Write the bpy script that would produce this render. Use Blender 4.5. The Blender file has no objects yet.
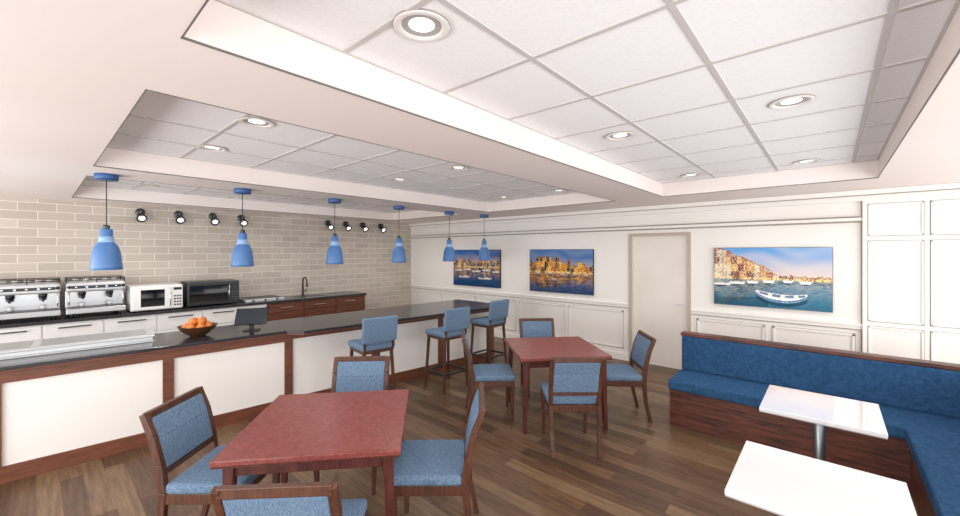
import bpy, bmesh, math, random
from mathutils import Vector, Matrix
random.seed(4)
scene = bpy.context.scene
scene.view_settings.view_transform = 'Standard'
R = math.radians

# ---------------------------------------------------------------- materials
def lin(h):
    h = h.lstrip('#')
    out = []
    for i in (0, 2, 4):
        c = int(h[i:i+2], 16)/255
        out.append(c/12.92 if c <= .04045 else ((c+.055)/1.055)**2.4)
    return out
def rgba(h): return (*lin(h), 1)

def base_mat(name, col, rough=.5, metal=0, emit=None, es=0, spec=.5, coat=0):
    m = bpy.data.materials.new(name); m.use_nodes = True
    b = m.node_tree.nodes['Principled BSDF']
    b.inputs['Base Color'].default_value = rgba(col)
    b.inputs['Roughness'].default_value = rough
    b.inputs['Metallic'].default_value = metal
    b.inputs['Specular IOR Level'].default_value = spec
    b.inputs['Coat Weight'].default_value = coat
    if emit:
        b.inputs['Emission Color'].default_value = rgba(emit)
        b.inputs['Emission Strength'].default_value = es
    return m

def noise_mat(name, c1, c2, scale=(1, 1, 1), nscale=8, detail=4, rough=.5, metal=0, lo=.35, hi=.65, bump=0, spec=.5, coat=0, nrough=.6):
    m = base_mat(name, c1, rough, metal, spec=spec, coat=coat)
    nt = m.node_tree; N = nt.nodes; L = nt.links
    b = N['Principled BSDF']
    tc = N.new('ShaderNodeTexCoord'); mp = N.new('ShaderNodeMapping')
    mp.inputs['Scale'].default_value = scale
    no = N.new('ShaderNodeTexNoise'); no.inputs['Scale'].default_value = nscale
    no.inputs['Detail'].default_value = detail; no.inputs['Roughness'].default_value = nrough
    cr = N.new('ShaderNodeValToRGB')
    cr.color_ramp.elements[0].position = lo; cr.color_ramp.elements[0].color = rgba(c1)
    cr.color_ramp.elements[1].position = hi; cr.color_ramp.elements[1].color = rgba(c2)
    L.new(tc.outputs['Object'], mp.inputs['Vector']); L.new(mp.outputs[0], no.inputs['Vector'])
    L.new(no.outputs['Fac'], cr.inputs['Fac']); L.new(cr.outputs[0], b.inputs['Base Color'])
    if bump:
        bp = N.new('ShaderNodeBump'); bp.inputs['Strength'].default_value = bump; bp.inputs['Distance'].default_value = .005
        L.new(no.outputs['Fac'], bp.inputs['Height']); L.new(bp.outputs[0], b.inputs['Normal'])
    return m

M = {}
M['ceil'] = noise_mat('ceiling_paint', '#efe5e0', '#f3ebe8', nscale=.6, detail=1, rough=.9, spec=.1)
M['tile_c'] = noise_mat('ceiling_tile', '#f8f8fa', '#fdfdfe', nscale=60, detail=2, rough=.9, spec=.1)
M['tbar'] = base_mat('ceiling_grid_metal', '#cdc9c7', .6)
M['bead'] = base_mat('tray_bead', '#6f6966', .6)
M['wall'] = noise_mat('wall_paint', '#efece7', '#f2efeb', nscale=.8, detail=1, rough=.8, spec=.2)
M['trimw'] = base_mat('trim_paint', '#f0ede9', .55)
M['painted_shadow'] = base_mat('trim_shadow_paint', '#a0988f', .7)  # darker strips that paint shadow lines beside trim, no recess modelled
M['door'] = noise_mat('door_paint', '#e4ddd4', '#e9e3db', nscale=2, detail=1, rough=.6)
M['doorf'] = base_mat('door_frame_paint', '#b9ad9f', .6)
M['wood'] = noise_mat('chair_wood', '#3c2218', '#623b29', scale=(12, 12, 1.5), nscale=5, rough=.4, lo=.3, hi=.7)
M['woodm'] = noise_mat('counter_wood', '#5a3223', '#7b4934', scale=(8, 1, 8), nscale=4, rough=.4, lo=.3, hi=.7)
M['bwood'] = noise_mat('bench_wood', '#331a16', '#744031', scale=(1.2, 1.2, 16), nscale=3, rough=.4, lo=.35, hi=.68, nrough=.7)
M['red'] = noise_mat('table_top_laminate', '#6a2f2b', '#97504a', nscale=34, detail=7, rough=.3, lo=.35, hi=.65, nrough=.8)
M['redwood'] = noise_mat('table_wood', '#45201a', '#633027', scale=(10, 10, 1), nscale=4, rough=.35)
M['blue'] = noise_mat('blue_fabric', '#465d79', '#7e95ad', scale=(4, 1, 1), nscale=55, detail=6, rough=.9, lo=.32, hi=.68, bump=.4, spec=.15, nrough=.75)
M['bluev'] = noise_mat('banquette_fabric', '#1f3e60', '#3c638c', nscale=26, detail=8, rough=.85, lo=.3, hi=.7, bump=.3, spec=.1, nrough=.8)
M['top'] = noise_mat('dark_quartz', '#242326', '#3b3a3f', nscale=90, detail=3, rough=.18)
M['panel'] = base_mat('bar_panel', '#ebe8e4', .5)
M['steel'] = base_mat('stainless_steel', '#c6c9cc', .3, .85)
M['steelw'] = base_mat('brushed_steel_light', '#cfd2d4', .4, .4)
M['steeld'] = base_mat('dark_steel', '#55585c', .35, .9)
M['pole'] = base_mat('pedestal_steel', '#8b8d90', .3, .9)
M['black'] = base_mat('black_plastic', '#17181a', .3)
M['glassd'] = base_mat('dark_glass', '#0d1116', .06, spec=.8)
M['white'] = base_mat('white_laminate', '#dddcdf', .05, coat=.8)
M['edge'] = base_mat('laminate_edge', '#a9a6a6', .4)
M['chrome'] = base_mat('chrome', '#d8dadc', .12, 1)
M['pend'] = base_mat('blue_glass', '#4a76ae', .3, emit='#4d86cc', es=.04, coat=.2)
M['pendl'] = base_mat('blue_glass_light', '#86a9d0', .3, emit='#8fbbe8', es=.12)
M['canopy'] = base_mat('blue_canopy', '#305a92', .4)
M['lamp'] = base_mat('lamp_lens', '#ffffff', .4, emit='#fff6ea', es=2.0)
M['baff'] = base_mat('downlight_baffle', '#b5b2b0', .5)
M['orange'] = noise_mat('orange_peel', '#c9662a', '#dd8a3c', nscale=40, rough=.5)
M['bowl'] = base_mat('bowl_bronze', '#5a3a26', .35, .3)
M['screen'] = base_mat('screen', '#2b3138', .1)
M['butt'] = base_mat('button_light', '#b9d8ea', .4, emit='#8fc4e8', es=.6)
M['whitem'] = base_mat('appliance_white', '#f0f0ef', .35)

def floor_mat():
    m = base_mat('wood_plank_floor', '#6b5140', .38); nt = m.node_tree; N = nt.nodes; L = nt.links
    b = N['Principled BSDF']; b.inputs['Specular IOR Level'].default_value = .35
    tc = N.new('ShaderNodeTexCoord')
    br = N.new('ShaderNodeTexBrick')
    br.offset = .37; br.inputs['Scale'].default_value = 1
    br.inputs['Brick Width'].default_value = 1.22; br.inputs['Row Height'].default_value = .125
    br.inputs['Mortar Size'].default_value = .0016; br.inputs['Bias'].default_value = 0
    br.inputs['Color1'].default_value = (0, 0, 0, 1); br.inputs['Color2'].default_value = (1, 1, 1, 1)
    br.inputs['Mortar'].default_value = (.1, .1, .1, 1)
    L.new(tc.outputs['Object'], br.inputs['Vector'])
    cr = N.new('ShaderNodeValToRGB'); e = cr.color_ramp.elements
    e[0].color = rgba('#56402f'); e[1].color = rgba('#836a51')
    k = e.new(.5); k.color = rgba('#6d523d')
    L.new(br.outputs['Color'], cr.inputs['Fac'])
    mp = N.new('ShaderNodeMapping'); mp.inputs['Scale'].default_value = (1.3, 16, 1)
    no = N.new('ShaderNodeTexNoise'); no.inputs['Scale'].default_value = 2.2; no.inputs['Detail'].default_value = 7; no.inputs['Roughness'].default_value = .65
    L.new(tc.outputs['Object'], mp.inputs[0]); L.new(mp.outputs[0], no.inputs[0])
    r2 = N.new('ShaderNodeValToRGB'); r2.color_ramp.elements[0].position = .3; r2.color_ramp.elements[1].position = .7
    r2.color_ramp.elements[0].color = (.45, .44, .43, 1); r2.color_ramp.elements[1].color = (1.2, 1.15, 1.1, 1)
    L.new(no.outputs['Fac'], r2.inputs[0])
    mx = N.new('ShaderNodeMix'); mx.data_type = 'RGBA'; mx.blend_type = 'MULTIPLY'; mx.inputs[0].default_value = 1
    L.new(cr.outputs[0], mx.inputs[6]); L.new(r2.outputs[0], mx.inputs[7])
    L.new(mx.outputs[2], b.inputs['Base Color'])
    return m
M['floor'] = floor_mat()

def brick_mat():
    m = base_mat('wall_tile', '#b5aaa2', .4); nt = m.node_tree; N = nt.nodes; L = nt.links
    b = N['Principled BSDF']
    tc = N.new('ShaderNodeTexCoord'); sp = N.new('ShaderNodeSeparateXYZ'); cb = N.new('ShaderNodeCombineXYZ')
    L.new(tc.outputs['Object'], sp.inputs[0]); L.new(sp.outputs['Y'], cb.inputs['X']); L.new(sp.outputs['Z'], cb.inputs['Y'])
    br = N.new('ShaderNodeTexBrick'); br.inputs['Scale'].default_value = 1
    br.inputs['Brick Width'].default_value = .36; br.inputs['Row Height'].default_value = .118
    br.inputs['Mortar Size'].default_value = .005; br.inputs['Mortar Smooth'].default_value = .2
    br.inputs['Color1'].default_value = rgba('#bbb0a5'); br.inputs['Color2'].default_value = rgba('#cbc1b6')
    br.inputs['Mortar'].default_value = rgba('#e6e0d9')
    L.new(cb.outputs[0], br.inputs['Vector']); L.new(br.outputs['Color'], b.inputs['Base Color'])
    bp = N.new('ShaderNodeBump'); bp.inputs['Strength'].default_value = .3; bp.inputs['Distance'].default_value = .004; bp.invert = True
    L.new(br.outputs['Fac'], bp.inputs['Height']); L.new(bp.outputs[0], b.inputs['Normal'])
    return m
M['brick'] = brick_mat()

# ---------------------------------------------------------------- builder
class B:
    def __init__(s, name):
        s.name = name; s.bm = bmesh.new(); s.mats = []
    def mi(s, k):
        if k not in s.mats: s.mats.append(k)
        return s.mats.index(k)
    def _merge(s, tb, k, smooth=False, mtx=None):
        idx = s.mi(k)
        for f in tb.faces: f.material_index = idx; f.smooth = smooth
        if mtx is not None: bmesh.ops.transform(tb, matrix=mtx, verts=tb.verts)
        me = bpy.data.meshes.new('tmp'); tb.to_mesh(me); tb.free()
        s.bm.from_mesh(me); bpy.data.meshes.remove(me)
    def box(s, lo, hi, k, bev=0, seg=2, mtx=None, smooth=False):
        tb = bmesh.new(); bmesh.ops.create_cube(tb, size=1)
        c = [(lo[i]+hi[i])/2 for i in range(3)]; d = [abs(hi[i]-lo[i]) for i in range(3)]
        for v in tb.verts: v.co = Vector((c[0]+v.co.x*d[0], c[1]+v.co.y*d[1], c[2]+v.co.z*d[2]))
        if bev: bmesh.ops.bevel(tb, geom=tb.edges[:], offset=bev, segments=seg, profile=.5, affect='EDGES')
        s._merge(tb, k, smooth, mtx); return s
    def beam(s, p0, p1, w0, d0, k, w1=None, d1=None, ref=(1, 0, 0), bev=.004, seg=2):
        w1 = w0 if w1 is None else w1; d1 = d0 if d1 is None else d1
        p0 = Vector(p0); p1 = Vector(p1); z = (p1-p0).normalized(); r = Vector(ref)
        x = (r - z*r.dot(z)).normalized(); y = z.cross(x)
        tb = bmesh.new(); vs = []
        for p, w, d in ((p0, w0, d0), (p1, w1, d1)):
            for a, c in ((-1, -1), (1, -1), (1, 1), (-1, 1)):
                vs.append(tb.verts.new(p + x*a*w/2 + y*c*d/2))
        tb.faces.new(vs[3::-1]); tb.faces.new(vs[4:])
        for i in range(4):
            j = (i+1) % 4; tb.faces.new((vs[i], vs[j], vs[4+j], vs[4+i]))
        bmesh.ops.recalc_face_normals(tb, faces=tb.faces)
        if bev: bmesh.ops.bevel(tb, geom=tb.edges[:], offset=bev, segments=seg, profile=.5, affect='EDGES')
        s._merge(tb, k); return s
    def lathe(s, prof, k, c=(0, 0, 0), n=28, mtx=None):
        tb = bmesh.new(); rings = []
        for r, z in prof:
            rings.append([tb.verts.new((max(r, 1e-4)*math.cos(2*math.pi*i/n), max(r, 1e-4)*math.sin(2*math.pi*i/n), z)) for i in range(n)])
        for a, b in zip(rings, rings[1:]):
            for i in range(n):
                j = (i+1) % n; tb.faces.new((a[i], a[j], b[j], b[i]))
        bmesh.ops.remove_doubles(tb, verts=tb.verts, dist=2e-4)
        bmesh.ops.recalc_face_normals(tb, faces=tb.faces)
        m = Matrix.Translation(c) @ (mtx or Matrix())
        s._merge(tb, k, True, m); return s
    def cyl(s, p0, p1, r, k, r1=None, n=20):
        r1 = r if r1 is None else r1
        p0 = Vector(p0); p1 = Vector(p1); d = p1-p0
        q = Vector((0, 0, 1)).rotation_difference(d).to_matrix().to_4x4()
        L = d.length; e = min(.002, L*.2, r*.3)
        s.lathe([(0, 0), (r-e, 0), (r, e), (r1, L-e), (r1-e, L), (0, L)], k, c=p0, n=n, mtx=q); return s
    def tube(s, pts, r, k, n=12):
        pts = [Vector(p) for p in pts]; tb = bmesh.new(); rings = []
        pr = Vector((0.31, 0.87, 0.11))
        for i, p in enumerate(pts):
            t = (pts[min(i+1, len(pts)-1)] - pts[max(i-1, 0)]).normalized()
            x = (pr - t*pr.dot(t)).normalized(); y = t.cross(x); pr = x
            rings.append([tb.verts.new(p + (x*math.cos(2*math.pi*j/n)+y*math.sin(2*math.pi*j/n))*r) for j in range(n)])
        for a, b in zip(rings, rings[1:]):
            for i in range(n):
                j = (i+1) % n; tb.faces.new((a[i], a[j], b[j], b[i]))
        tb.faces.new(rings[0][::-1]); tb.faces.new(rings[-1])
        bmesh.ops.recalc_face_normals(tb, faces=tb.faces)
        s._merge(tb, k, True); return s
    def sphere(s, c, r, k):
        tb = bmesh.new(); bmesh.ops.create_uvsphere(tb, u_segments=18, v_segments=12, radius=r)
        s._merge(tb, k, True, Matrix.Translation(c)); return s
    def prism(s, poly, z0, z1, k, bev=0):
        tb = bmesh.new()
        a = [tb.verts.new((x, y, z0)) for x, y in poly]; b = [tb.verts.new((x, y, z1)) for x, y in poly]
        tb.faces.new(a[::-1]); tb.faces.new(b); n = len(poly)
        for i in range(n):
            j = (i+1) % n; tb.faces.new((a[i], a[j], b[j], b[i]))
        bmesh.ops.recalc_face_normals(tb, faces=tb.faces)
        if bev: bmesh.ops.bevel(tb, geom=tb.edges[:], offset=bev, segments=2, profile=.5, affect='EDGES')
        s._merge(tb, k); return s
    def mesh(s):
        me = bpy.data.meshes.new(s.name); s.bm.to_mesh(me); s.bm.free()
        for k in s.mats: me.materials.append(M[k])
        return me
    def done(s, loc=(0, 0, 0), rz=0):
        return place(s.name, s.mesh(), loc, rz)
def place(name, me, loc=(0, 0, 0), rz=0):
    o = bpy.data.objects.new(name, me); scene.collection.objects.link(o)
    o.location = loc; o.rotation_euler = (0, 0, R(rz))
    return o

# ---------------------------------------------------------------- room shell
XR, YN = 10.6, -9.2
ZS, ZT = 2.53, 2.71
B('floor').box((-.1, YN, -.1), (XR, .1, 0), 'floor').done()
B('wall_left').box((-.1, YN, 0), (0, 0, 2.75), 'brick').done()
DX0, DX1, DZ = 5.69, 6.62, 2.10
B('wall_back').box((-.1, 0, 0), (DX0, .1, 2.75), 'wall').done()
B('wall_back_right').box((DX1, 0, 0), (XR, .1, 2.75), 'wall').done()
B('wall_back_over_door').box((DX0, 0, DZ), (DX1, .1, 2.75), 'wall').done()
d = B('door_1')
d.box((DX0+.045, .025, .006), (DX1-.045, .065, DZ-.045), 'door', .002)
d.box((DX0, -.02, 0), (DX0+.045, .07, DZ), 'doorf', .004).box((DX1-.045, -.02, 0), (DX1, .07, DZ), 'doorf', .004)
d.box((DX0+.045, -.02, DZ-.045), (DX1-.045, .07, DZ), 'doorf', .004)
d.cyl((DX1-.11, .03, 1.0), (DX1-.11, -.04, 1.0), .010, 'steelw').cyl((DX1-.11, -.04, 1.0), (DX1-.20, -.04, 1.0), .008, 'steelw')
d.done()

# ceiling: soffit with three trays
TR = [(.6, 2.86), (3.5, 5.88), (6.52, 8.53)]
Y0, Y1 = -6.18, -1.0
c = B('ceiling')
c.box((-.1, YN, ZS), (XR, Y0, ZT+.06), 'ceil').box((-.1, Y1, ZS), (XR, .1, ZT+.06), 'ceil')
xs = [-.1, .6, 2.86, 3.5, 5.88, 6.52, 8.53, XR]
for i in range(0, 8, 2): c.box((xs[i], Y0, ZS), (xs[i+1], Y1, ZT+.06), 'ceil')
for a, b in TR: c.box((a, Y0, ZT), (b, Y1, ZT+.06), 'tile_c')
c.done()
g = B('trim_ceiling_grid')
for a, b in TR:
    x = a
    while x < b-.05:
        g.box((max(x-.012, a), Y0, ZT-.006), (x+.012, Y1, ZT+.002), 'tbar'); x += .61
    y = Y1-.305
    while y > Y0+.02:
        g.box((a, y-.012, ZT-.0065), (b, y+.012, ZT+.002), 'tbar'); y -= .61
    g.box((b-.014, Y0, ZT-.007), (b, Y1, ZT), 'tbar').box((a, Y1-.014, ZT-.007), (b, Y1, ZT), 'tbar').box((a, Y0, ZT-.007), (b, Y0+.014, ZT), 'tbar')
g.done()
g = B('trim_tray_edges')
for a, b in TR:
    t = .005
    g.box((a, Y0, ZS-.003), (a+t, Y1, ZS+.005), 'bead').box((b-t, Y0, ZS-.003), (b, Y1, ZS+.005), 'bead')
    g.box((a, Y0, ZS-.003), (b, Y0+t, ZS+.005), 'bead').box((a, Y1-t, ZS-.003), (b, Y1, ZS+.005), 'bead')
g.done()

# back wall trim
XC = 8.46
t = B('trim_crown')
t.box((0, -.07, 2.47), (XR, 0, 2.529), 'trimw', .006).box((0, -.04, 2.40), (XR, 0, 2.475), 'trimw', .008)
t.box((0, -.071, 2.462), (XR, -.03, 2.469), 'painted_shadow')
t.box((0, -.035, 2.17), (XC, 0, 2.21), 'trimw', .006).box((0, -.022, 2.150), (XC, 0, 2.172), 'painted_shadow', .003)
t.box((0, -.05, 2.215), (XC, 0, 2.222), 'painted_shadow')
t.done()
t = B('trim_wainscot')
def frame(t, x0, x1, z0, z1, w=.03, y=-.014):
    for a, b in (((x0, z0), (x1, z0+w)), ((x0, z1-w), (x1, z1)), ((x0, z0), (x0+w, z1)), ((x1-w, z0), (x1, z1))):
        t.box((a[0], y, a[1]), (b[0], 0, b[1]), 'trimw', .005)
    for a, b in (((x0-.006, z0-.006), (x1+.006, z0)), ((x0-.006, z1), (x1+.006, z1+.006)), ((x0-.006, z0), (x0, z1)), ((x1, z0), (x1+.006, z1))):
        t.box((a[0], -.003, a[1]), (b[0], 0, b[1]), 'painted_shadow')
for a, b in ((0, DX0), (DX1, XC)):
    t.box((a, -.035, .92), (b, 0, .95), 'trimw', .005).box((a, -.02, .88), (b, 0, .922), 'trimw', .004).box((a, -.014, .870), (b, 0, .882), 'painted_shadow')
x = .1
for i in range(5): frame(t, x+.04, x+1.06, .2, .82); x += 1.11
frame(t, DX1+.08, DX1+.9, .2, .82); frame(t, DX1+.98, XC-.06, .2, .82)
t.done()
t = B('trim_panelling')
t.box((XC, -.045, 0), (XC+.02, 0, 2.40), 'trimw', .003).box((XC-.012, -.01, 0), (XC, 0, 2.40), 'painted_shadow')
x = XC+.05
for i in range(4):
    frame(t, x, x+.44, .2, .93, .02, -.012); frame(t, x, x+.44, .99, 1.93, .02, -.012); frame(t, x, x+.44, 1.99, 2.36, .02, -.012)
    x += .49
t.done()
t = B('baseboard_back')
t.box((0, -.018, 0), (DX0, 0, .12), 'trimw', .004).box((DX1, -.018, 0), (XR, 0, .12), 'trimw', .004); t.done()

# ---------------------------------------------------------------- paintings
def rn(i, j=0, k=0):
    v = math.sin(i*12.9898+j*78.233+k*37.719+1.7)*43758.5453
    return v-math.floor(v)
def mixc(a, b, f):
    f = max(0, min(1, f)); return [a[i]*(1-f)+b[i]*f for i in range(3)]
PAL = {1: dict(s0='#e0b088', s1='#2f66a8', w='#17426e', hz=.52, b=['#d08038', '#7a4a38', '#efbe70', '#3a3444', '#2f4468', '#b06a30']),
       2: dict(s0='#b4a8b0', s1='#5079ae', w='#27345a', hz=.46, b=['#e0942e', '#b8661e', '#f2b44a', '#7a4420', '#d08a38', '#4c3430']),
       3: dict(s0='#f0d8c8', s1='#6aa4dc', w='#2a7c98', hz=.46, b=['#dca27c', '#c08060', '#f2dcc0', '#94645a', '#ecbc84', '#dcc8b8'])}
def scene_col(kind, u, v):
    P = PAL[kind]; hz = P['hz']
    cl = .5+.5*math.sin(u*7+v*22+1.5*math.sin(u*11))
    sky = mixc(lin(P['s0']), lin(P['s1']), (v-hz)/(.36 if kind != 3 else .48))
    sky = mixc(sky, lin('#f3e4dc'), (.25 if kind == 3 else .1)*cl)
    nb = 15 if kind != 1 else 24
    uu = u*nb+.6*math.sin(u*6+kind); ci = int(uu); fu = uu-ci; h = rn(ci, kind)*.13
    if kind == 3:
        h = (.50*(1-u/.58)**.8 + .06 + .05*rn(ci, 7)) if u < .58 else .05+.045*rn(int(u*46), 9)
    elif kind == 2: h += .20+.08*math.sin(u*5)
    else: h += .12
    dv = v-hz
    if dv < h:
        ly = int(dv/.13); lc = ci if kind == 1 else int(uu*(1+.25*ly)+ly*.5)
        bc = lin(P['b'][int(rn(lc, ly, kind)*len(P['b']))])
        sh = 1-.35*(abs(fu-.5)*2)**4
        wy = (dv*46) % 1; wx = (u*72) % 1
        lev = rn(int(u*72), int(dv*46), kind)
        if .25 < wx < .8 and .2 < wy < .8:
            if lev > .62: return mixc(bc, lin('#fff3bd'), .85)
            if lev < .38: return mixc(bc, lin('#28203a'), .75)
        if dv < .035: return mixc(bc, lin('#ffdf94'), .8 if rn(int(u*60), 5) > .4 else .1)
        if dv > h-.018: return mixc(bc, lin('#5a352c'), .7)
        return [x*sh for x in bc]
    return sky
def paint(kind, u, v):
    P = PAL[kind]; hz = P['hz']
    if v >= hz: col = scene_col(kind, u, v)
    else:
        d = hz-v
        rip = .014*math.sin(v*170+u*25)+.012*math.sin(v*90-u*40)
        rc = scene_col(kind, min(1, max(0, u+rip)), hz+d*1.0+.012)
        f = {1: .7, 2: .85, 3: .45}[kind]
        st = rn(int(u*34+v*9), int(v*70), 4)
        col = mixc(lin(P['w']), rc, f*(.35+.75*st)*(1.15-1.6*d))
        if kind != 3 and rn(int(u*22), 8) > .5 and d < .38: col = mixc(col, lin('#f0a440'), (.38-d)*2.0*st)
        col = [x*(1.0-.6*d) for x in col]
        if kind == 3 and v < .14+.1*(u-.2) and u < .5: col = mixc(col, lin('#143c50'), .5)
    boats = {1: [(.12, .42, .08), (.33, .45, .07), (.52, .41, .09), (.73, .44, .08), (.92, .41, .07), (.25, .24, .12), (.70, .22, .14)],
             2: [(.15, .42, .07), (.35, .425, .06), (.55, .41, .08), (.74, .42, .07), (.91, .41, .06), (.42, .29, .09)], 3: [(.5, .43, .05), (.66, .44, .04), (.80, .43, .05), (.06, .36, .10), (.22, .39, .07), (.36, .41, .05)]}[kind]
    for bx, by, bw in boats:
        q = (u-bx)/bw
        if abs(q) < 1:
            bot = by-.045*(1-q*q); top = by+.015+.02*q*q
            hull = {1: '#d8d0cc', 2: '#9c8478', 3: '#f0eeec'}[kind]
            if bot < v < top: return lin(hull) if v > by-.02 else lin('#25365a')
            if kind == 1 and abs(q) < .06 and by < v < by+.34: return lin('#c8b49c')
            if kind == 1 and abs(q-.25) < .35 and by < v < by+.045: return lin('#d8ccb8')
            if kind != 1 and abs(q) < .4 and by < v < by+.035: return lin('#e0d0b8')
    if kind == 3:
        q = (u-.60)/.215
        if abs(q) < 1:
            cy = .20-.02*q; top = cy+.03+.04*q*q; bot = cy-.11*(1-abs(q)**2.5)
            ins = cy+.03-.055*(1-q*q)
            if bot < v < top:
                if v > ins and v < top-.010 and abs(q) < .93:
                    return lin('#6d88a2') if int((q+1)*6) % 3 else lin('#efe9de')
                if abs(v-(bot+.03)) < .009: return lin('#3f70a4')
                return lin('#f6f6f6') if v > bot+.02 else lin('#7ea2be')
            if bot-.06 < v <= bot: col = mixc(col, lin('#10283a'), .6)
    return col
def painting(x0, x1, z0, z1, kind):
    b = B('framed_harbor_painting')
    b.box((x0, -.045, z0), (x1, -.002, z1), 'black', .002)
    o = b.done()
    nx, ny = 260, 156; verts = []; cols = []
    for j in range(ny+1):
        for i in range(nx+1):
            verts.append((x0+.004+(x1-x0-.008)*i/nx, -.0465, z0+.004+(z1-z0-.008)*j/ny))
            cols += [*paint(kind, i/nx, j/ny), 1]
    fs = [(j*(nx+1)+i, j*(nx+1)+i+1, (j+1)*(nx+1)+i+1, (j+1)*(nx+1)+i) for j in range(ny) for i in range(nx)]
    me = bpy.data.meshes.new('canvas'); me.from_pydata(verts, [], fs)
    at = me.color_attributes.new('Col', 'FLOAT_COLOR', 'POINT'); at.data.foreach_set('color', cols)
    m = base_mat('harbor_canvas', '#ffffff', .8, spec=.1); nt = m.node_tree
    a = nt.nodes.new('ShaderNodeAttribute'); a.attribute_name = 'Col'
    nt.links.new(a.outputs['Color'], nt.nodes['Principled BSDF'].inputs['Base Color'])
    me.materials.append(m)
    cnv = bpy.data.objects.new('canvas', me); scene.collection.objects.link(cnv); cnv.parent = o
painting(1.62, 3.0, 1.04, 1.85, 1)
painting(3.75, 5.08, 1.04, 1.85, 2)
painting(6.93, 8.2, 1.06, 1.86, 3)

# ---------------------------------------------------------------- downlights
dl = B('recessed_downlight')
dl.lathe([(.088, .012), (.112, .010), (.112, .002), (.108, 0), (.088, 0), (.080, .008)], 'trimw')
dl.lathe([(.113, .011), (.113, .003)], 'painted_shadow')
dl.lathe([(.080, .008), (.055, .011), (.050, .012)], 'baff')
dl.lathe([(.052, .0115), (.0, .0115)], 'lamp')
dm = dl.mesh()
def spot(name, loc, e, size=150, rad=.06, col=(1, .97, .94)):
    l = bpy.data.lights.new(name, 'SPOT'); l.energy = e; l.spot_size = R(size); l.spot_blend = 1; l.shadow_soft_size = rad; l.color = col
    o = bpy.data.objects.new(name, l); scene.collection.objects.link(o); o.location = loc; return o
for x in (1.2, 2.25, 4.14, 5.18, 6.95, 8.0):
    for y in (-5.48, -3.48, -1.38):
        o = place('recessed_downlight', dm, (x, y, ZT-.012))
        s = spot('lamp', (0, 0, -.03), 27 if x > 3 else 34); s.parent = o

# ---------------------------------------------------------------- dining chair
def chair_mesh():
    b = B('dining_chair')
    for sx in (-1, 1):
        b.beam((sx*.205, .20, 0), (sx*.215, .205, .43), .028, .028, 'wood', .042, .042)
        pts = [(sx*.205, -.285, 0), (sx*.212, -.235, .22), (sx*.215, -.215, .44), (sx*.218, -.235, .60), (sx*.22, -.275, .76), (sx*.22, -.325, .885)]
        ws = [.03, .036, .045, .042, .038, .032]
        for i in range(5): b.beam(pts[i], pts[i+1], .034, ws[i], 'wood', .034, ws[i+1], bev=.003)
        b.box((sx*.215-.012, -.21, .375), (sx*.215+.012, .20, .435), 'wood', .003)
    b.box((-.21, .19, .375), (.21, .215, .435), 'wood', .003).box((-.21, -.225, .375), (.21, -.20, .435), 'wood', .003)
    b.box((-.235, -.20, .432), (.235, .235, .495), 'blue', .022, 4, smooth=True)
    b.beam((-.22, -.318, .868), (.22, -.318, .868), .045, .03, 'wood', ref=(0, 0, 1), bev=.005)
    b.beam((-.21, -.228, .545), (.21, -.228, .545), .035, .026, 'wood', ref=(0, 0, 1))
    b.beam((0, -.230, .562), (0, -.268, .735), .405, .042, 'blue', bev=.012, seg=3)
    b.beam((0, -.264, .725), (0, -.308, .850), .405, .042, 'blue', bev=.012, seg=3)
    return b.mesh()
cm = chair_mesh()
CH = [((5.37, -5.72), 42), ((5.35, -4.84), -45), ((6.27, -4.82), 222), ((6.33, -5.66), 135),
      ((5.36, -3.14), 45), ((5.38, -2.16), -45), ((6.40, -2.20), 218), ((6.33, -3.16), 132)]
for (x, y), a in CH: place('dining_chair', cm, (x, y, 0), a-90)

# dining tables
def table_mesh(S=.94):
    b = B('dining_table'); h = S/2
    b.box((-h, -h, .722), (h, h, .752), 'red', .006, 3)
    b.box((-h+.004, -h+.004, .712), (h-.004, h-.004, .723), 'redwood')
    for sx, sy, ex, ey in ((-1, -1, 1, -1), (1, -1, 1, 1), (1, 1, -1, 1), (-1, 1, -1, -1)):
        i = h-.07
        b.beam((sx*i, sy*i, .675), (ex*i, ey*i, .675), .07, .022, 'redwood', ref=(0, 0, 1))
        b.beam((sx*(i+.02), sy*(i+.02), 0), (sx*i, sy*i, .715), .034, .034, 'redwood', .055, .055)
    return b.mesh()
tm = table_mesh()
place('dining_table', tm, (5.81, -5.27, 0), 49)
place('dining_table', tm, (5.87, -2.68, 0), 48)

# bar stools (face +Y locally)
def stool_mesh():
    b = B('bar_stool')
    for sx in (-1, 1):
        for sy in (-1, 1):
            b.beam((sx*.20, sy*.20, 0), (sx*.165, sy*.165, .69), .026, .026, 'wood', .034, .034)
    for z in (.22,):
        q = .20-.035*z/.69
        for a, c2 in (((-q, -q), (q, -q)), ((q, -q), (q, q)), ((q, q), (-q, q)), ((-q, q), (-q, -q))):
            b.beam((*a, z), (*c2, z), .026, .02, 'steeld', ref=(0, 0, 1))
    b.box((-.185, -.185, .66), (.185, .185, .70), 'wood', .004)
    b.box((-.205, -.20, .695), (.205, .205, .765), 'blue', .024, 4, smooth=True)
    for sx in (-1, 1): b.beam((sx*.17, -.18, .68), (sx*.175, -.205, .84), .03, .03, 'wood')
    b.beam((0, -.20, .785), (0, -.235, 1.07), .42, .05, 'blue', bev=.016, seg=4)
    return b.mesh()
sm = stool_mesh()
for x, y, a in ((4.17, -3.90, 172), (4.32, -2.84, 176), (4.20, -1.83, 178)): place('bar_stool', sm, (x, y, 0), a-90)

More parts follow.
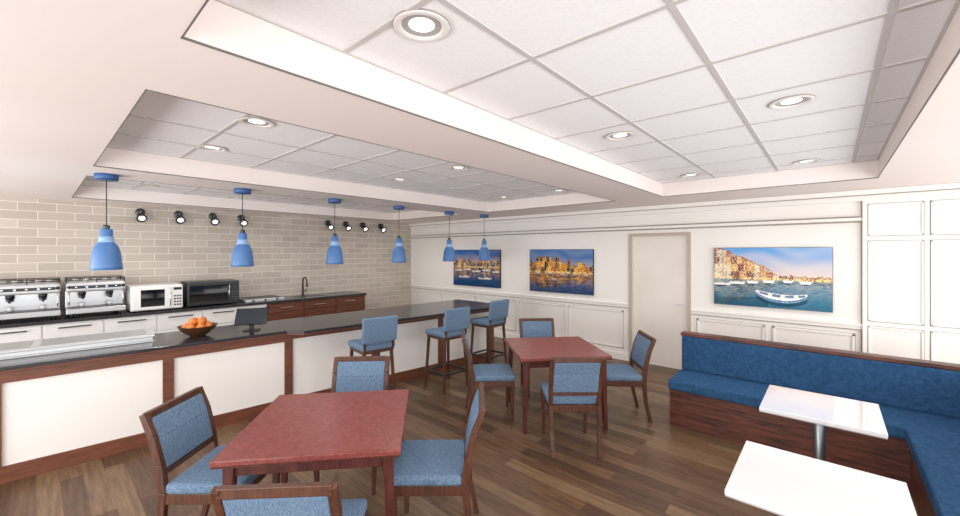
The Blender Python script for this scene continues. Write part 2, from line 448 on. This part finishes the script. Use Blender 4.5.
# ---------------------------------------------------------------- bar counter
A = Vector((3.22, -8.2)); Bk = Vector((3.53, -4.62)); C = Vector((3.90, -1.35))
b = B('bar_counter')
def off(p, dx): return (p.x+dx, p.y)
b.prism([off(A, -.62), off(A, 0), off(Bk, 0), off(C, 0), off(C, -.72), off(Bk, -.72)], .12, .868, 'panel')
b.prism([off(A, -.60), off(A, .012), off(Bk, .012), (C.x+.012, C.y+.012), (C.x-.70, C.y+.012), off(Bk, -.70)], 0, .13, 'woodm')
def front_rail(P, Q, z0, z1, th=.014):
    d = (Q-P).normalized(); n = Vector((d.y, -d.x))
    b.prism([tuple(P), tuple(P+n*th), tuple(Q+n*th), tuple(Q)], z0, z1, 'woodm')
front_rail(A, Bk, .78, .868, .02); front_rail(Bk, C, .80, .868)
def post(P, Q, t, w=.085):
    d = (Q-P).normalized(); p = P.lerp(Q, t); front_rail(p-d*w/2, p+d*w/2, .12, .80, .022)
for y in (-7.75, -6.72, -5.66): post(A, Bk, (y-A.y)/(Bk.y-A.y))
post(Bk, C, .012)
for y in (-3.52, -2.45): post(Bk, C, (y-Bk.y)/(C.y-Bk.y))
post(Bk, C, .987)
b.prism([(C.x-.05, C.y), (C.x, C.y), (C.x, C.y+.014), (C.x-.05, C.y+.014)], .12, .868, 'woodm')
b.prism([(A.x-.74, A.y), (A.x+.045, A.y), (3.60, -4.62), (3.76, -4.50), (4.15, -1.27), (2.98, -1.27), (2.80, -4.6)], .868, .886, 'woodm', .003)
b.prism([(A.x-.75, A.y), (A.x+.055, A.y), (3.61, -4.63), (3.77, -4.51), (4.16, -1.26), (2.97, -1.26), (2.79, -4.6)], .886, .915, 'top', .003)
b.done()

b = B('countertop_display_case')
m = Matrix.Rotation(R(-4.5), 4, 'Z')
b.box((-.26, -.8, 0), (.26, .8, .012), 'steelw', .003, mtx=m).box((-.25, -.79, .012), (.25, .79, .05), 'steel', .004, mtx=m)
b.box((-.262, -.805, .05), (.262, .805, .062), 'steelw', .004, mtx=m)
b.box((-.20, -.75, .062), (.20, -.03, .066), 'steel', mtx=m).box((-.20, .03, .062), (.20, .75, .066), 'steel', mtx=m)
b.done((2.86, -6.5, .916))

b = B('fruit_bowl')
b.lathe([(0, 0), (.07, 0), (.072, .008), (.11, .03), (.155, .07), (.175, .105), (.178, .108), (.168, .103), (.145, .07), (.10, .036), (0, .02)], 'bowl')
for i in range(7):
    a = i*2*math.pi/7; b.sphere((.098*math.cos(a), .098*math.sin(a), .098), .041, 'orange')
b.sphere((0, 0, .085), .042, 'orange')
for i in range(4):
    a = i*math.pi/2+.4; b.sphere((.052*math.cos(a), .052*math.sin(a), .15), .04, 'orange')
b.done((3.16, -5.36, .916))

b = B('point_of_sale_tablet')
b.box((-.08, -.06, 0), (.08, .06, .012), 'black', .003).beam((0, .0, .01), (0, .04, .15), .05, .02, 'black')
mt = Matrix.Translation((0, .0, .155)) @ Matrix.Rotation(R(-38), 4, 'X')
b.box((-.16, -.01, -.105), (.16, .01, .105), 'black', .005, mtx=mt).box((-.148, -.0115, -.093), (.148, -.009, .093), 'screen', mtx=mt)
b.done((3.28, -4.88, .916), 60)

# ---------------------------------------------------------------- back counter
b = B('back_bar_cabinet')
def unit(y0, y1, mat):
    b.box((0.002, y0, .10), (.62, y1, .87), mat); b.box((.002, y0, 0), (.56, y1, .10), 'black')
unit(-8.2, -3.75, 'whitem'); unit(-3.75, -1.75, 'woodm')
y = -8.15
while y < -3.8:
    b.box((.62, y, .62), (.635, min(y+.55, -3.77), .85), 'whitem', .004).box((.62, y, .13), (.635, min(y+.55, -3.77), .60), 'whitem', .004)
    b.box((.635, y+.12, .80), (.655, y+.43, .815), 'steeld', .003)
    b.box((.635, y+.12, .56), (.655, y+.43, .575), 'steeld', .003); y += .575
    if y > -4.1: break
y = -3.72
for i in range(3):
    b.box((.62, y, .70), (.637, y+.62, .85), 'woodm', .004).box((.62, y, .13), (.637, y+.62, .68), 'woodm', .004)
    b.box((.637, y+.2, .775), (.655, y+.42, .785), 'steel', .002); y += .65
b.box((.002, -8.2, .87), (.66, -1.73, .912), 'top', .004)
b.done()

def espresso():
    b = B('espresso_machine')   # width along Y, front +X, base z 0
    W = .30
    for sx in (.08, .44):
        for sy in (-.24, .24): b.cyl((sx, sy, 0), (sx, sy, .05), .02, 'black')
    b.box((.02, -W, .045), (.50, W, .12), 'steel', .008).box((.02, -W, .11), (.24, W, .36), 'steel', .008)
    b.box((.02, -W, .34), (.46, W, .47), 'steelw', .03, 4)
    b.box((.455, -W+.05, .385), (.466, W-.05, .425), 'black', .003)
    for i in range(5): b.cyl((.464, -.2+i*.1, .405), (.472, -.2+i*.1, .405), .013, 'butt' if i % 2 else 'chrome')
    b.box((.26, -W+.02, .118), (.49, W-.02, .128), 'steeld', .002)
    for y in (-.14, .14):
        b.cyl((.35, y, .345), (.35, y, .29), .040, 'black').cyl((.35, y, .29), (.35, y, .255), .034, 'steeld')
        b.cyl((.37, y, .278), (.53, y, .258), .013, 'black').cyl((.35, y, .265), (.35, y, .235), .01, 'steeld')
        b.lathe([(0, 0), (.022, 0), (.034, .055), (.030, .055), (.02, .006), (0, .006)], 'white', c=(.36, y, .129), n=16)
    for y in (-W+.03, W-.03):
        b.tube([(.46, y, .35), (.48, y, .31), (.485, y, .24), (.50, y, .17)], .007, 'chrome').cyl((.46, y, .41), (.50, y, .41), .02, 'black')
    for z in (.50, .525):
        b.tube([(.44, -W+.01, z), (.44, W-.01, z)], .006, 'black').tube([(.04, -W+.01, z), (.04, W-.01, z)], .005, 'black')
        b.tube([(.04, -W+.01, z), (.44, -W+.01, z)], .005, 'black').tube([(.04, W-.01, z), (.44, W-.01, z)], .005, 'black')
    for x in (.04, .44):
        for y in (-W+.01, 0, W-.01): b.cyl((x, y, .465), (x, y, .53), .006, 'black')
    for i in range(5):
        b.lathe([(0, 0), (.022, 0), (.034, .045), (.030, .045), (.02, .006), (0, .006)], 'white', c=(.2+.08*(i % 2), -.2+i*.1, .471), n=16)
    return b.mesh()
em = espresso()
for y in (-6.575, -5.93, -7.22): place('espresso_machine', em, (.05, y, .914))

def oven(name, w, h, d, body, pan, y, win=(.05, .19), door=None):
    b = B(name)
    b.box((.0, -w/2, .015), (d, w/2, h), body, .008)
    for sx in (.05, d-.05):
        for sy in (-w/2+.05, w/2-.05): b.cyl((sx, sy, 0), (sx, sy, .02), .015, 'black')
    b.box((d, -w/2+.01, .03), (d+.015, w/2-.14, h-.015), door or body, .004)
    b.box((d+.013, -w/2+win[0], .07), (d+.018, w/2-win[1], h-.06), 'glassd', .002)
    b.tube([(d+.016, w/2-.165, .06), (d+.045, w/2-.165, .07), (d+.045, w/2-.165, h-.06), (d+.016, w/2-.165, h-.05)], .007, 'chrome')
    b.box((d, w/2-.13, .03), (d+.012, w/2-.01, h-.015), pan, .003)
    b.box((d+.011, w/2-.12, h-.08), (d+.014, w/2-.02, h-.04), 'screen')
    for i in range(3):
        for j in range(4): b.box((d+.011, w/2-.115+i*.034, .06+j*.045), (d+.015, w/2-.09+i*.034, .085+j*.045), 'steeld', .001)
    b.done((.08, y, .914))
oven('countertop_oven', .62, .38, .48, 'whitem', 'whitem', -5.27, (.11, .23))
oven('microwave_oven', .74, .40, .42, 'steeld', 'black', -4.52, (.025, .18), 'black')

b = B('kitchen_sink')
b.box((.12, -3.2, 0), (.56, -2.5, .006), 'steel', .002)
b.box((.15, -3.17, .005), (.53, -2.53, .007), 'steeld')
b.done((0, 0, .9125))
b = B('sink_faucet')
b.cyl((0, 0, 0), (0, 0, .03), .028, 'steeld')
pts = [(0, 0, .02), (0, 0, .28)] + [(.09-.09*math.cos(a), 0, .28+.09*math.sin(a)) for a in [math.pi*i/10 for i in range(1, 11)]] + [(.18, 0, .22)]
b.tube(pts, .015, 'steeld').cyl((.18, 0, .23), (.18, 0, .18), .02, 'steeld').cyl((0, .02, .08), (0, .09, .11), .009, 'steeld')
b.done((.07, -2.85, .913))

b = B('countertop_griddle')
b.box((.08, -4.06, .0), (.56, -3.42, .05), 'steelw', .005).box((.11, -4.03, .05), (.52, -3.45, .056), 'steeld', .002)
for y in (-3.95, -3.75, -3.55): b.cyl((.56, y, .025), (.585, y, .025), .016, 'black')
b.done((0, 0, .914))

# wall spotlights
def wspot():
    b = B('wall_spotlight')
    b.cyl((0, 0, 0), (.025, 0, 0), .06, 'steeld').cyl((.02, 0, 0), (.11, 0, .0), .013, 'steeld')
    b.cyl((.11, 0, .045), (.11, 0, -.03), .018, 'steeld')
    q = Matrix.Rotation(R(125), 4, 'Y')
    b.lathe([(0, -.06), (.04, -.06), (.05, -.05), (.068, .04), (.068, .05), (.06, .048), (.055, .02), (0, .015)], 'steeld', c=(.13, 0, -.085), mtx=q)
    b.lathe([(.040, .035), (0, .035)], 'lamp', c=(.13, 0, -.085), mtx=q)
    return b.mesh()
wm = wspot()
for y in (-5.40, -4.91, -4.42, -3.97, -2.29, -1.87, -1.44, -.95): place('wall_spotlight', wm, (0.002, y, 2.43), 0)

# pendants
def pendant():
    b = B('pendant_light')   # origin at ceiling
    b.lathe([(0, 0), (.085, 0), (.088, -.01), (.088, -.045), (.08, -.055), (0, -.055)], 'canopy')
    b.cyl((0, 0, -.05), (0, 0, -.50), .004, 'black')
    b.lathe([(0, -.475), (.022, -.475), (.026, -.49), (.026, -.52), (0, -.52)], 'steeld')
    b.lathe([(0, -.51), (.040, -.51), (.046, -.52), (.047, -.57), (.049, -.585)], 'pend')
    b.lathe([(.049, -.585), (.056, -.59), (.056, -.605), (.052, -.61), (.062, -.64)], 'pendl')
    b.lathe([(.062, -.64), (.088, -.68), (.101, -.73), (.108, -.79), (.115, -.86), (.118, -.895), (.114, -.897), (.104, -.80), (.094, -.73), (.06, -.66)], 'pend')
    b.sphere((0, 0, -.70), .035, 'lamp')
    return b.mesh()
pm = pendant()
for x, y in ((3.08, -6.06), (3.08, -4.91), (3.06, -3.76), (3.04, -2.66), (3.04, -1.55), (3.10, -.66)):
    place('pendant_light', pm, (x, y, ZS))

# ---------------------------------------------------------------- banquette
b = B('banquette_bench')
xa, xb, xi, xo = 6.91, 9.24, 8.60, 9.24
yf, yb, ye = -2.14, -1.50, -4.9
b.prism([(xa+.01, yf+.03), (xi+.03, yf+.03), (xi+.03, ye), (xo, ye), (xo, yb), (xa+.01, yb)], .0, .375, 'bwood', .003)
b.box((xa, yb-.06, .0), (xb, yb, .85), 'bwood', .004).box((xo-.06, ye, 0), (xo, yb, .85), 'bwood', .004)
b.box((xa-.01, yb-.13, .85), (xb+.01, yb+.01, .885), 'bwood', .006).box((xo-.13, ye, .85), (xo+.01, yb, .885), 'bwood', .006)
b.prism([(xa, yf), (xi, yf), (xi, ye), (xo-.09, ye), (xo-.09, yb-.09), (xa, yb-.09)], .375, .475, 'bluev', .018)
b.box((xa, yb-.13, .47), (xb-.06, yb-.055, .85), 'bluev', .018, 3).box((xo-.13, ye, .47), (xo-.055, yb-.06, .85), 'bluev', .018, 3)
b.done()

# cafe tables
def cafe(x, y, S=.61):
    b = B('cafe_table'); h = S/2
    b.box((-h, -h, .726), (h, h, .75), 'white', .003, 2)
    b.box((-h+.002, -h+.002, .720), (h-.002, h-.002, .727), 'edge')
    b.box((-h+.08, -.03, .705), (h-.08, .03, .722), 'steeld').box((-.03, -h+.08, .705), (.03, h-.08, .722), 'steeld')
    b.cyl((0, 0, .01), (0, 0, .71), .034, 'pole').lathe([(0, 0), (.21, 0), (.215, .006), (.20, .014), (.05, .022), (.04, .04), (0, .04)], 'pole')
    b.done((x, y, 0))
cafe(8.12, -2.95); cafe(8.13, -4.18)

# ---------------------------------------------------------------- light + camera
wd = bpy.data.worlds.new('world'); scene.world = wd; wd.use_nodes = True
wd.node_tree.nodes['Background'].inputs[0].default_value = (1, .985, .975, 1)
wd.node_tree.nodes['Background'].inputs[1].default_value = 1.6
def area(name, loc, rot, sx, sy, e, col=(1, .99, .98)):
    l = bpy.data.lights.new(name, 'AREA'); l.shape = 'RECTANGLE'; l.size = sx; l.size_y = sy; l.energy = e; l.color = col
    o = bpy.data.objects.new(name, l); scene.collection.objects.link(o); o.location = loc; o.rotation_euler = [R(a) for a in rot]
area('fill_light_near', (4.5, -9.1, 1.2), (104, 0, 0), 8, 2.0, 200)  # added fill lamp behind the camera, tilted up to brighten the ceiling
area('fill_light_right', (10.5, -4.6, 1.2), (104, 0, 90), 8, 2.0, 150)  # added fill on the open right side, out of view, no window there

cam = bpy.data.cameras.new('camera'); co = bpy.data.objects.new('camera', cam); scene.collection.objects.link(co)
co.location = (8.175, -6.51, 1.8); co.rotation_euler = (R(90), 0, R(41.55))
cam.sensor_width = 36; cam.lens = 36*395/960; cam.shift_y = -6/960; cam.clip_start = .05
scene.camera = co
